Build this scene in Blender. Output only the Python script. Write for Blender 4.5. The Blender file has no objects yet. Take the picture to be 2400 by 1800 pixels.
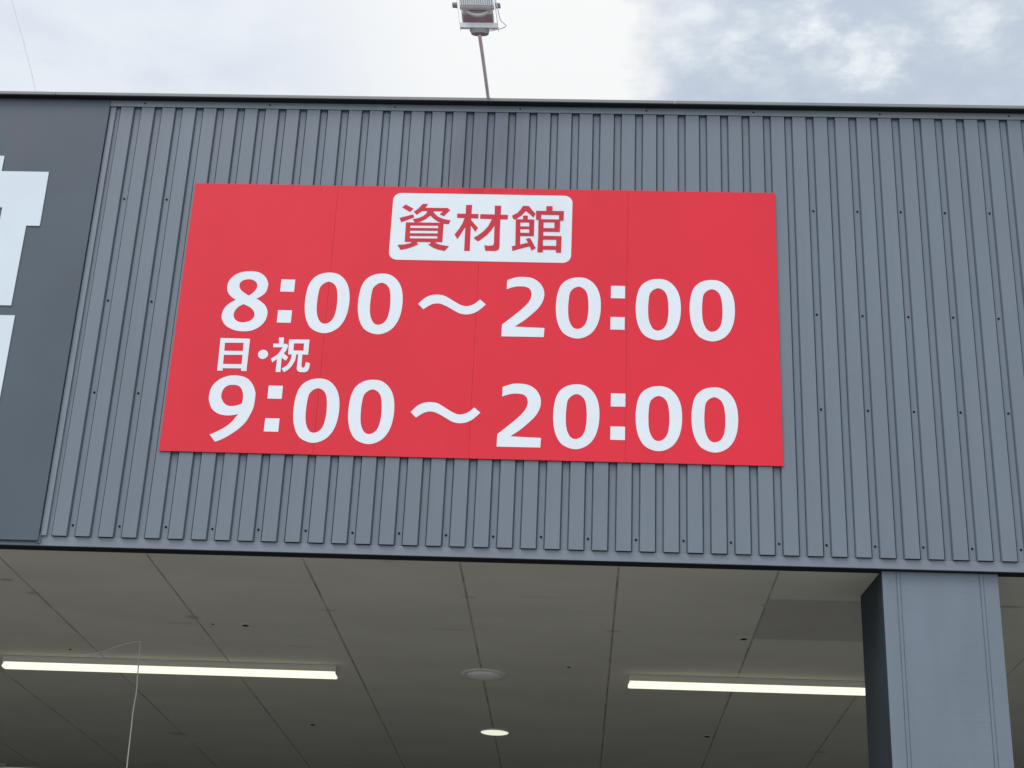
import bpy, bmesh, math, random
from mathutils import Vector, Matrix
from mathutils.geometry import tessellate_polygon
random.seed(4)
S = bpy.context.scene
COL = S.collection
Z0 = 6.78                      # height of the top edge of the red sign above the ground

# ---------------------------------------------------------------- camera
cam_d = bpy.data.cameras.new("camera"); cam = bpy.data.objects.new("camera", cam_d); COL.objects.link(cam)
cam_d.sensor_width = 36.0; cam_d.lens = 56.849; cam_d.clip_start = 0.05; cam_d.clip_end = 2000
rx = Vector((0.99871178, 0.03239202, 0.03905813)); ux = Vector((-0.02249404, -0.4073486, 0.91299569)); fx = Vector((-0.04548405, 0.91269813, 0.40609522))
M = Matrix((rx, ux, -fx)).transposed().to_4x4(); M.translation = Vector((0.67164661, -8.75419917, Z0 - 5.2308))
cam.matrix_world = M
S.camera = cam

# ---------------------------------------------------------------- view, world, sun
S.view_settings.view_transform = 'Standard'; S.view_settings.look = 'None'
S.view_settings.exposure = 0.0; S.view_settings.gamma = 1.0
SUN_EL, SUN_AZ = 56.0, 222.0   # behind the camera, veiled by cloud
world = bpy.data.worlds.new("World"); S.world = world; world.use_nodes = True
nt = world.node_tree; nt.nodes.clear(); N = nt.nodes; L = nt.links
def nd(t, **k):
    n = N.new(t)
    for a, b in k.items(): setattr(n, a, b)
    return n
def mth(op, a, b=None, c=None, clamp=False):
    n = nd('ShaderNodeMath', operation=op, use_clamp=clamp)
    for i, v in enumerate((a, b, c)):
        if v is None: continue
        if isinstance(v, (int, float)): n.inputs[i].default_value = v
        else: L.new(v, n.inputs[i])
    return n.outputs[0]
def sstep(x, a, b):
    n = nd('ShaderNodeMapRange', interpolation_type='SMOOTHSTEP')
    L.new(x, n.inputs[0]); n.inputs[1].default_value = a; n.inputs[2].default_value = b
    return n.outputs[0]
def mixc(f, a, b):
    n = nd('ShaderNodeMix', data_type='RGBA')
    if isinstance(f, float): n.inputs[0].default_value = f
    else: L.new(f, n.inputs[0])
    for i, v in ((6, a), (7, b)):
        if isinstance(v, tuple): n.inputs[i].default_value = (*v, 1)
        else: L.new(v, n.inputs[i])
    return n.outputs[2]
def noise(vec, scale, det=4, rough=.55, dist=0.0):
    n = nd('ShaderNodeTexNoise'); L.new(vec, n.inputs['Vector'])
    n.inputs['Scale'].default_value = scale; n.inputs['Detail'].default_value = det
    n.inputs['Roughness'].default_value = rough; n.inputs['Distortion'].default_value = dist
    return n.outputs[0]
tc = nd('ShaderNodeTexCoord'); sp = nd('ShaderNodeSeparateXYZ'); L.new(tc.outputs['Generated'], sp.inputs[0])
zc = mth('MAXIMUM', sp.outputs[2], 0.04)
cx_ = mth('DIVIDE', sp.outputs[0], zc); cy_ = mth('DIVIDE', sp.outputs[1], zc)     # position on the cloud layer
cv = nd('ShaderNodeCombineXYZ'); L.new(cx_, cv.inputs[0]); L.new(cy_, cv.inputs[1]); cvec = cv.outputs[0]
sky = nd('ShaderNodeTexSky', sky_type='NISHITA', sun_disc=False, sun_elevation=math.radians(SUN_EL), sun_rotation=math.radians(SUN_AZ))
skyS = nd('ShaderNodeVectorMath', operation='SCALE'); L.new(sky.outputs[0], skyS.inputs[0]); skyS.inputs[3].default_value = 0.09
n1 = noise(cvec, 5.0, 6, .6, .15); n2 = noise(cvec, 12.0, 6, .60, .1); n3 = noise(cvec, 1.6, 3, .5)
# thin bright cloud sheet everywhere, thicker blue-grey bank to the right
bright = mixc(sstep(n1, .35, .62), (.755, .82, .91), (.85, .90, .96))
glow = mth('MULTIPLY', sstep(cx_, -.42, -.12), mth('SUBTRACT', 1.0, sstep(cx_, .25, .6)))
bright2 = mixc(glow, bright, (.99, 1.0, 1.0))
edge = mth('ADD', cx_, mth('MULTIPLY', mth('SUBTRACT', n1, .5), .16))
edge = mth('ADD', edge, mth('MULTIPLY', mth('SUBTRACT', n2, .5), .10))
bank = mth('MULTIPLY', sstep(edge, .035, .095), mth('SUBTRACT', 1.0, sstep(mth('ADD', cx_, mth('MULTIPLY', n3, .3)), 1.0, 1.6)))
bankc = mixc(sstep(mth('ADD', mth('MULTIPLY', n2, .45), mth('MULTIPLY', n1, .55)), .42, .62), (.545, .62, .735), (.66, .735, .815))
wx = mth('MULTIPLY', mth('SUBTRACT', noise(cvec, 17.0, 7, .62), .5), .16); ofs = nd('ShaderNodeVectorMath', operation='ADD'); L.new(cvec, ofs.inputs[0]); ofs.inputs[1].default_value = (3.7, 9.1, 2.2)
wy = mth('MULTIPLY', mth('SUBTRACT', noise(ofs.outputs[0], 17.0, 7, .62), .5), .22)
cxw = mth('ADD', cx_, wx); cyw = mth('ADD', cy_, wy)
puff = None
for px, py, r, w in ((.10, 1.345, .045, .9), (.14, 1.375, .030, .8), (.222, 1.352, .030, 1.0), (.285, 1.412, .034, .9), (.383, 1.352, .030, .75), (.25, 1.385, .02, .5), (.33, 1.30, .03, .5)):
    dx = mth('DIVIDE', mth('SUBTRACT', cxw, px), r * .9); dy = mth('DIVIDE', mth('SUBTRACT', cyw, py), r * 1.5)
    g = mth('MULTIPLY', mth('EXPONENT', mth('MULTIPLY', mth('ADD', mth('MULTIPLY', dx, dx), mth('MULTIPLY', dy, dy)), -1.0)), w)
    puff = g if puff is None else mth('MAXIMUM', puff, g)
pn = mth('MULTIPLY', puff, mth('ADD', .45, mth('MULTIPLY', sstep(n2, .35, .6), .6)), clamp=True)
bankc = mixc(pn, bankc, (.90, .955, .98))
cloud = mixc(bank, bright2, bankc)
# an overcast sky is brighter overhead than near the horizon
lum = mth('ADD', .86, mth('MULTIPLY', mth('MAXIMUM', sp.outputs[2], 0.0), .24))
# the half of the sky around the veiled sun, behind the camera, is brighter
lum = mth('MULTIPLY', lum, mth('ADD', 1.0, mth('MULTIPLY', sstep(mth('MULTIPLY', sp.outputs[1], -1.0), -.1, .7), .70)))
cl = nd('ShaderNodeVectorMath', operation='SCALE'); L.new(cloud, cl.inputs[0]); L.new(lum, cl.inputs[3])
tot = nd('ShaderNodeMix', data_type='RGBA'); tot.inputs[0].default_value = .94
L.new(skyS.outputs[0], tot.inputs[6]); L.new(cl.outputs[0], tot.inputs[7])
bg = nd('ShaderNodeBackground'); L.new(tot.outputs[2], bg.inputs[0]); bg.inputs[1].default_value = 1.0
wo = nd('ShaderNodeOutputWorld'); L.new(bg.outputs[0], wo.inputs[0])

sd = bpy.data.lights.new("sun", 'SUN'); sd.energy = 1.4; sd.angle = math.radians(24); sd.color = (1.0, .97, .93)
sun = bpy.data.objects.new("sun", sd); COL.objects.link(sun)
a, e = math.radians(SUN_AZ), math.radians(SUN_EL)
sun.rotation_euler = Vector((math.sin(a) * math.cos(e), math.cos(a) * math.cos(e), math.sin(e))).to_track_quat('Z', 'Y').to_euler()

# ---------------------------------------------------------------- materials
def mat(name, col, rough=.5, spec=.5, var=0.0, vscale=(3, 3, 3), bump=0.0, bscale=(60, 60, 60), metal=0.0, emit=None, es=0.0, dirt=None, streak=0.0, axis=2):
    global N, L
    m = bpy.data.materials.new(name); m.use_nodes = True
    t = m.node_tree; N = t.nodes; L = t.links
    b = N['Principled BSDF']
    b.inputs['Base Color'].default_value = (*col, 1); b.inputs['Roughness'].default_value = rough
    b.inputs['Specular IOR Level'].default_value = spec; b.inputs['Metallic'].default_value = metal
    co = N.new('ShaderNodeTexCoord').outputs['Object']
    def mapped(sc):
        mp = N.new('ShaderNodeMapping'); L.new(co, mp.inputs[0]); mp.inputs['Scale'].default_value = sc
        return mp.outputs[0]
    c = None
    if var:
        n = noise(mapped(vscale), 1.0, 5, .6)
        c = mixc(sstep(n, .3, .7), tuple(v * (1 - var) for v in col), tuple(min(1, v * (1 + var)) for v in col))
    if streak:
        n = noise(mapped((26, 26, .5)), 1.0, 4, .6)
        c = mixc(mth('MULTIPLY', sstep(n, .52, .75), streak), c if c is not None else col, tuple(v * .62 for v in col))
    if dirt:
        s3 = nd('ShaderNodeSeparateXYZ'); L.new(co, s3.inputs[0])
        for (x, z, wx, wz, amt, dc) in dirt:
            jig = noise(mapped((14, 14, 1.3)), 1.0, 4, .6)
            dx = mth('ADD', mth('DIVIDE', mth('SUBTRACT', s3.outputs[0], x), wx), mth('MULTIPLY', mth('SUBTRACT', jig, .5), 1.2))
            dz = mth('ADD', mth('DIVIDE', mth('SUBTRACT', s3.outputs[axis], z), wz), mth('MULTIPLY', mth('SUBTRACT', jig, .5), .8))
            r2 = mth('ADD', mth('MULTIPLY', dx, dx), mth('MULTIPLY', dz, dz))
            f = mth('MULTIPLY', mth('SUBTRACT', 1.0, sstep(r2, .1, 1.3)), amt)
            c = mixc(f, c if c is not None else col, dc)
    if c is not None: L.new(c, b.inputs['Base Color'])
    if bump:
        n = noise(mapped(bscale), 1.0, 4, .6)
        bp = N.new('ShaderNodeBump'); bp.inputs['Strength'].default_value = 1.0; bp.inputs['Distance'].default_value = bump
        L.new(n, bp.inputs['Height']); L.new(bp.outputs[0], b.inputs['Normal'])
    if emit:
        b.inputs['Emission Color'].default_value = (*emit, 1); b.inputs['Emission Strength'].default_value = es
    return m
WALLC = (.150, .178, .215)
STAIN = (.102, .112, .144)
SCUFF = [(a, b, c, d, e, (.30, .285, .245)) for a, b, c, d, e in [(-1.859, 1.448, 0.05, 0.05,.6), (-0.931, 1.193, 0.06, 0.03,.4), (-2.78, 0.998, 0.05, 0.04,.5), (-2.867, 0.717, 0.05, 0.03,.7), (-2.803, 5.218, 0.09, 0.06,.6), (-0.019, 0.809, 0.05, 0.03,.35), (0.885, 1.49, 0.06, 0.03,.4), (-0.194, 1.567, 0.16, 0.03,.25), (1.794, 0.8, 0.03, 0.04,.5), (2.721, 5.126, 0.07, 0.05,.5), (3.22, 0.692, 0.1, 0.03,.6), (-1.975, 1.604, 0.1, 0.03,.3), (-1.266, 2.122, 0.12, 0.03,.2), (-0.441, 0.14, 0.05, 0.02,.3), (0.435, 0.773, 0.16, 0.03,.15)]]
MT = {
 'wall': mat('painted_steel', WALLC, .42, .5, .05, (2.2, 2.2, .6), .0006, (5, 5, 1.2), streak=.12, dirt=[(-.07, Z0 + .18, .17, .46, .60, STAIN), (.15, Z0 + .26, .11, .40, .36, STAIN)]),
 'trim': mat('painted_trim', (.178, .205, .240), .42, .5, .06, (5, 5, 5)),
 'board': mat('board_sheet', (.069, .090, .112), .42, .4, .08, (1.3, 1.3, 1.1), .0008, (2.5, 2.5, 2), dirt=[(-2.98, Z0 + .48, .17, .30, .45, (.085, .088, .112)), (-3.0, Z0 + .22, .10, .22, .4, (.085, .088, .112)), (-2.52, Z0 - .72, .12, .05, .35, (.075, .085, .10))]),
 'coping': mat('zinc_coping', (.21, .225, .22), .45, .5, .05, (4, 4, 4)),
 'black': mat('flat_black', (.012, .012, .016), .7, .3),  # plain black, also paints the shade under the coping
 'dark': mat('dark_column_side', (.036, .046, .054), .6, .15, .12, (3, 3, 2)),
 'red': mat('red_vinyl', (.73, .013, .034), .36, .35, .05, (.8, .8, .5), .0004, (3, 3, 3), dirt=[(-.06, Z0 - .02, .09, .03, .6, (.45, .008, .02)), (.09, Z0 - .018, .06, .02, .4, (.45, .01, .03))]),
 'white': mat('white_vinyl', (.77, .82, .86), .4, .4, .02, (3, 3, 3)),
 'sign_edge': mat('aluminium_edge', (.60, .22, .25), .45, .5),
 'letter': mat('white_letter_sheet', (.66, .73, .78), .35, .5, .02, (2, 2, 2)),
 'redtext': mat('red_text_vinyl', (.58, .012, .036), .36, .4, .03, (3, 3, 3)),
 'soffit': mat('soffit_paint', (.63, .605, .525), .85, .12, .045, (1.1, 2.2, 1), .0012, (3, 9, 3), dirt=SCUFF, axis=1),
 'joint': mat('soffit_joint', (.40, .375, .325), .8, .2, .32, (6, 3.5, 6)),
 'patch': mat('soffit_patch', (.48, .46, .42), .85, .12, .04, (2, 2, 2)),
 'column': mat('column_paint', (.156, .190, .226), .5, .45, .07, (3, 3, .8), .0010, (2.2, 2.2, 40)),
 'sealant': mat('grey_sealant', (.108, .140, .172), .7, .3, .2, (4, 4, 9)),
 'screw': mat('screw_steel', (.012, .013, .018), .8, .1),
 'lampbody': mat('lamp_housing', (.62, .60, .54), .5, .4),
 'tube': mat('tube_glow', (.8, .8, .7), .5, .3, emit=(1.0, .99, .77), es=1.0),
 'downlit': mat('downlight_glow', (.8, .8, .7), .5, .3, emit=(.93, .95, .74), es=.85),
 'frost': mat('frosted_cover', (.86, .84, .80), .4, .4),
 'ring': mat('light_ring', (.72, .70, .65), .5, .4),
 'cable': mat('white_cable', (.78, .78, .74), .5, .4),
 'hole': mat('dark_hole', (.006, .006, .006), .8, .1),
 'glass': mat('dark_glazing', (.02, .024, .026), .12, .5),
 'inner': mat('shopfront_panel', (.055, .058, .06), .6, .4, .08),
 'trimpale': mat('pale_cornice', (.42, .43, .43), .6, .3),
 'flood': mat('floodlight_cast', (.62, .62, .64), .45, .5, .08, (20, 20, 20)),
 'floodglass': mat('floodlight_glass', (.40, .31, .32), .25, .5),
 'flooddark': mat('floodlight_boss', (.25, .24, .26), .5, .4),
 'pole': mat('floodlight_pole', (.74, .69, .70), .5, .5, .12, (8, 8, 8)),
 'wire': mat('thin_wire', (.62, .65, .68), .5, .4),
 'ground': mat('ground_asphalt', (.265, .262, .25), .9, .2, .12, (.4, .4, .4), .004, (40, 40, 40)),
 'roof': mat('roof_sheet', (.32, .33, .34), .6, .4, .08),
}

# ---------------------------------------------------------------- mesh helpers
def link(name, me, m, parent=None):
    o = bpy.data.objects.new(name, me); COL.objects.link(o)
    if m is not None: me.materials.append(MT[m])
    if parent is not None: o.parent = parent
    return o
def obj(name, bm, m, parent=None, smooth=False):
    bmesh.ops.recalc_face_normals(bm, faces=bm.faces)
    me = bpy.data.meshes.new(name); bm.to_mesh(me); bm.free()
    if smooth:
        for p in me.polygons: p.use_smooth = True
    o = link(name, me, m, parent)
    if parent is not None: o.matrix_parent_inverse = PINV.get(parent.name, Matrix())
    return o
PINV = {}
def thing(name, label, cat, loc, group=None, kind=None):
    o = bpy.data.objects.new(name, None); COL.objects.link(o); o.location = loc
    o['label'] = label; o['category'] = cat
    if group: o['group'] = group
    if kind: o['kind'] = kind
    PINV[o.name] = Matrix.Translation(-Vector(loc)); return o
def tag(o, label, cat=None, group=None, kind=None):
    if label: o['label'] = label
    if cat: o['category'] = cat
    if group: o['group'] = group
    if kind: o['kind'] = kind
    return o
def box(bm, x0, x1, y0, y1, z0, z1, bev=0.0):
    b2 = bmesh.new()
    bmesh.ops.create_cube(b2, size=1)
    for v in b2.verts:
        v.co = Vector(((x0 + x1) / 2 + v.co.x * (x1 - x0), (y0 + y1) / 2 + v.co.y * (y1 - y0), (z0 + z1) / 2 + v.co.z * (z1 - z0)))
    if bev: bmesh.ops.bevel(b2, geom=b2.edges[:], offset=bev, segments=2, affect='EDGES', profile=.6)
    me = bpy.data.meshes.new('t'); b2.to_mesh(me); b2.free(); bm.from_mesh(me); bpy.data.meshes.remove(me)
    return bm
def cyl(bm, p0, p1, r0, r1=None, n=24, cap=True):
    r1 = r0 if r1 is None else r1
    p0, p1 = Vector(p0), Vector(p1); d = (p1 - p0).normalized()
    u = d.orthogonal().normalized(); w = d.cross(u)
    A = [bm.verts.new(p0 + (u * math.cos(2 * math.pi * i / n) + w * math.sin(2 * math.pi * i / n)) * r0) for i in range(n)]
    B = [bm.verts.new(p1 + (u * math.cos(2 * math.pi * i / n) + w * math.sin(2 * math.pi * i / n)) * r1) for i in range(n)]
    for i in range(n): bm.faces.new((A[i], A[(i + 1) % n], B[(i + 1) % n], B[i]))
    if cap: bm.faces.new(A); bm.faces.new(B)
    return bm
def tube(bm, pts, r, n=10, sub=5):
    P = [Vector(p) for p in pts]; Q = []
    for i in range(len(P) - 1):
        p0, p1, p2, p3 = P[max(i - 1, 0)], P[i], P[i + 1], P[min(i + 2, len(P) - 1)]
        for k in range(sub):
            t = k / sub
            Q.append(.5 * ((2 * p1) + (-p0 + p2) * t + (2 * p0 - 5 * p1 + 4 * p2 - p3) * t * t + (-p0 + 3 * p1 - 3 * p2 + p3) * t ** 3))
    Q.append(P[-1]); rings = []
    for i, c in enumerate(Q):
        d = (Q[min(i + 1, len(Q) - 1)] - Q[max(i - 1, 0)]).normalized()
        u = d.cross(Vector((.3, 1, .2))).normalized(); w = d.cross(u)
        rings.append([bm.verts.new(c + (u * math.cos(2 * math.pi * k / n) + w * math.sin(2 * math.pi * k / n)) * r) for k in range(n)])
    for a_, b_ in zip(rings, rings[1:]):
        for k in range(n): bm.faces.new((a_[k], a_[(k + 1) % n], b_[(k + 1) % n], b_[k]))
    bm.faces.new(rings[0]); bm.faces.new(rings[-1]); return bm
def plate(bm, loops, y, th):
    """flat cut-out sheet in a plane facing -Y: outer loop then holes, (x, z) pairs; front face at y, thickness th behind it"""
    loops3 = [[Vector((a_, 0, b_)) for a_, b_ in lp] for lp in loops]
    tris = tessellate_polygon([[Vector((v.x, v.z, 0)) for v in lp] for lp in loops3])
    flat = [v for lp in loops3 for v in lp]
    F = [bm.verts.new((v.x, y, v.z)) for v in flat]; B = [bm.verts.new((v.x, y + th, v.z)) for v in flat]
    for t in tris:
        try: bm.faces.new([F[i] for i in t])
        except ValueError: pass
    k = 0
    for lp in loops3:
        n = len(lp)
        for i in range(n): bm.faces.new((F[k + i], F[k + (i + 1) % n], B[k + (i + 1) % n], B[k + i]))
        k += n
    return bm
def rect(x0, x1, z0, z1): return [(x0, z0), (x1, z0), (x1, z1), (x0, z1)]
def rrect(x0, x1, z0, z1, r, n=8):
    out = []
    for cx, cz, a0 in ((x1 - r, z1 - r, 0), (x0 + r, z1 - r, 90), (x0 + r, z0 + r, 180), (x1 - r, z0 + r, 270)):
        for i in range(n + 1):
            t = math.radians(a0 + 90 * i / n); out.append((cx + r * math.cos(t), cz + r * math.sin(t)))
    return out
def up(lp, dx=0, dz=0): return [(x + dx, z + dz + Z0) for x, z in lp]

# ---------------------------------------------------------------- ground
bm = bmesh.new(); bmesh.ops.create_grid(bm, x_segments=4, y_segments=4, size=600)
g = obj('ground', bm, 'ground'); tag(g, 'grey asphalt forecourt in front of the store', None, None, 'structure')

# ---------------------------------------------------------------- building
ZS = Z0 - 2.41                # soffit level
XL, XR = -13.0, 12.0
bld = thing('store_building', 'large store building with a blue grey ribbed metal fascia above an open canopy', 'building', (0, 0, 0))
PITCH = .135; X0R = -2.427
ZB, ZT = Z0 - 2.353, Z0 + .585
bm = bmesh.new(); prof = [(-2.446, .017)]
k = 0; x = X0R
while x < XR:
    # each trough: a deep narrow gutter at both sides of a shallower floor
    if k > 0: prof += [(x, 0.0), (x + .0048, .0235), (x + .0078, .0245), (x + .0088, .017)]
    prof += [(x + .0442, .017), (x + .0452, .0245), (x + .0482, .0235), (x + .053, 0.0)]
    # shallow pressed line in the middle of each rib keeps the sheet from being dead flat
    prof += [(x + .0935, .0006)]
    x += PITCH; k += 1
A = [bm.verts.new((px, py, ZB)) for px, py in prof]; B = [bm.verts.new((px, py, ZT)) for px, py in prof]
for i in range(len(prof) - 1): bm.faces.new((A[i], A[i + 1], B[i + 1], B[i]))
obj('ribbed_cladding', bm, 'wall', bld)
# core of the fascia wall behind the sheet
obj('fascia_core', box(bmesh.new(), XL, XR, .040, .30, ZS + .03, Z0 + .61), 'black', bld)
obj('corner_trim', box(bmesh.new(), -2.444, -2.408, .004, .0165, Z0 - 2.353, Z0 + .585, .002), 'trim', bld)
bm = bmesh.new(); box(bm, XL, XR, .016, .029, ZS, Z0 - 2.3535, .0008); obj('bottom_trim', bm, 'trim', bld)
obj('trim_cover', box(bmesh.new(), -2.462, -2.440, .004, .0155, ZS + .012, Z0 - 2.35, .001), 'trim', bld)
obj('underside_strip', box(bmesh.new(), XL, XR, .0295, .106, ZS - .001, ZS + .028), 'black', bld)  # black strip along the fascia underside, up to the soffit edge
obj('top_flashing', box(bmesh.new(), -2.462, XR, -.006, -.002, Z0 + .568, Z0 + .613, .001), 'trim', bld)
obj('coping_shade', box(bmesh.new(), XL, XR, -.052, .03, Z0 + .6135, Z0 + .618), 'black', bld)  # black strip painting in the shade below the coping lip
bm = bmesh.new()
for a_, b_ in ((XL, -2.80), (-2.797, 1.197), (1.2, 5.197), (5.2, XR)): box(bm, a_, b_, -.056, .34, Z0 + .6185, Z0 + .641, .003)
obj('coping', bm, 'coping', bld)
# soffit boards with open joints
bm = bmesh.new(); s0 = -1.846 - .91 * 12
for i in range(28):
    xa = s0 + .91 * i
    if xa > XR - .5: break
    box(bm, xa + .0065, xa + .9035, .112, 7.125, ZS, ZS + .012, .001)
obj('soffit', bm, 'soffit', bld)

bm = bmesh.new()
for i in range(29):
    xa = s0 + .91 * i
    if xa > XR - .5: break
    box(bm, xa - .0062, xa + .0062, .113, 7.12, ZS + .0012, ZS + .011)
obj('joint_filler', bm, 'joint', bld)
obj('soffit_edge_trim', box(bmesh.new(), XL, XR, .1065, .1115, ZS - .003, ZS + .012), 'soffit', bld)
tag(obj('replacement_board', box(bmesh.new(), 1.799, 2.699, .668, 1.566, ZS - .0018, ZS - .0002), 'patch', bld), 'darker replaced soffit board beside the column')
# roof, back of the canopy, shopfront
obj('roof_deck', box(bmesh.new(), XL, XR, .345, 16, Z0 + .30, Z0 + .42), 'roof', bld)
obj('ceiling_void', box(bmesh.new(), XL, XR, .31, 7.2, ZS + .04, ZS + .06), 'black', bld)
bm = bmesh.new(); box(bm, XL, XR, 7.13, 7.3, 0, ZS - .001)
obj('shopfront_wall', bm, 'inner', bld)
for i in range(9):
    xx = -12.4 + i * 2.7
    obj('shop_window', box(bmesh.new(), xx, xx + 2.3, 7.10, 7.128, .25, 3.3), 'glass', bld)
obj('cornice', box(bmesh.new(), XL, -4.86, 6.91, 6.97, ZS - .020, ZS - .002, .003), 'trimpale', bld)
obj('side_wall', box(bmesh.new(), XL - .2, XL - .002, .0, 16, 0, Z0 + .62), 'wall', bld)
obj('side_wall', box(bmesh.new(), XR + .002, XR + .2, .0, 16, 0, Z0 + .62), 'wall', bld)
# screws
def screw_mesh(r, h):
    bm = bmesh.new(); cyl(bm, (0, 0, 0), (0, -h * .3, 0), r * 1.5, r * 1.5, 12); cyl(bm, (0, -h * .3, 0), (0, -h, 0), r, r * .75, 6)
    bmesh.ops.recalc_face_normals(bm, faces=bm.faces); me = bpy.data.meshes.new('screw'); bm.to_mesh(me); bm.free(); me.materials.append(MT['screw']); return me
SM = screw_mesh(.0047, .007); SF = screw_mesh(.0038, .006)
def screw(me, x, y, z):
    o = bpy.data.objects.new('screw', me); COL.objects.link(o); o.parent = bld; o.location = (x, y, z); return o
for kk in range(1, 44, 2):
    xx = X0R + PITCH * kk + .0265
    screw(SM, xx + random.uniform(-.003, .003), .017, Z0 - 2.281 + random.uniform(-.003, .003))
    if kk in (1, 3) or 33 <= kk <= 43:
        for zz in (-.107, -.828, -1.447): screw(SM, xx + random.uniform(-.003, .003), .017, Z0 + zz + random.uniform(-.003, .003))
for xx in (-2.221, -1.405, -.594, .213, 1.021, 1.70, 2.498, 3.307): screw(SF, xx, -.006, Z0 + .592)

# column
cx0, cx1, cy0, cy1 = 2.358, 3.006, .056, .558
bm = bmesh.new(); box(bm, cx0 + .003, cx1, cy0, cy1, 0, ZS - .0015, .004)
colm = obj('column', bm, 'column', bld); tag(colm, 'square blue grey clad column under the fascia')
for xx in (2.439, 2.901):
    for x_ in (xx - .0012, xx + .0192):
        o = obj('sealant_line', box(bmesh.new(), x_, x_ + .0050, cy0 - .0012, cy0 - .0003, 0.01, ZS - .004), 'sealant', bld); o.parent = colm; o.matrix_parent_inverse = Matrix()
    o = obj('joint_strip', box(bmesh.new(), xx + .004, xx + .019, cy0 - .003, cy0 - .0005, 0.01, ZS - .004, .001), 'column', bld); o.parent = colm; o.matrix_parent_inverse = Matrix()
bm = bmesh.new(); yb, xb = cy1 - .002, cx0 - .034          # the side face splays out towards the back
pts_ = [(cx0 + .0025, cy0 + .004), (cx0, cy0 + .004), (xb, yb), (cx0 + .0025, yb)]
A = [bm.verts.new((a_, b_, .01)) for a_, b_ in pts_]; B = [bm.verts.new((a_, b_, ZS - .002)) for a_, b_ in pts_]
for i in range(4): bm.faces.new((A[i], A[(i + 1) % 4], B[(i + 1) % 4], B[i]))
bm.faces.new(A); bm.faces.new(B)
o = obj('column_side', bm, 'dark', bld); o.parent = colm; o.matrix_parent_inverse = Matrix()  # left side face, much darker in colour than the column front
tag(o, 'dark left side of the column')

# ---------------------------------------------------------------- dark signboard with white characters, left
sb = thing('signboard', 'smooth dark grey signboard with large white character pieces at the left edge', 'sign', (-5, -.012, Z0 - 2.385))
bm = bmesh.new(); box(bm, -7.4, -2.447, -.012, .0155, Z0 - 2.389, Z0 + .6125, .0015); obj('board', bm, 'board', sb)
bm = bmesh.new()
plate(bm, [up([(-3.6, .1725), (-3.072, .1725), (-3.072, .059), (-2.766, .059), (-2.763, -.333), (-2.849, -.333), (-2.851, -.8925), (-3.6, -.8925)]), up([(-3.16, -.205), (-3.022, -.205), (-3.022, -.312), (-3.16, -.312)])], -.018, .0055)
tag(obj('character', bm, 'letter', sb), 'upper white character piece with a small dark opening')
bm = bmesh.new(); plate(bm, [up([(-3.6, -.96), (-2.816, -.96), (-2.816, -1.75), (-3.6, -1.75)])], -.018, .0055)
tag(obj('character', bm, 'letter', sb), 'lower plain white character piece')

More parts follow.
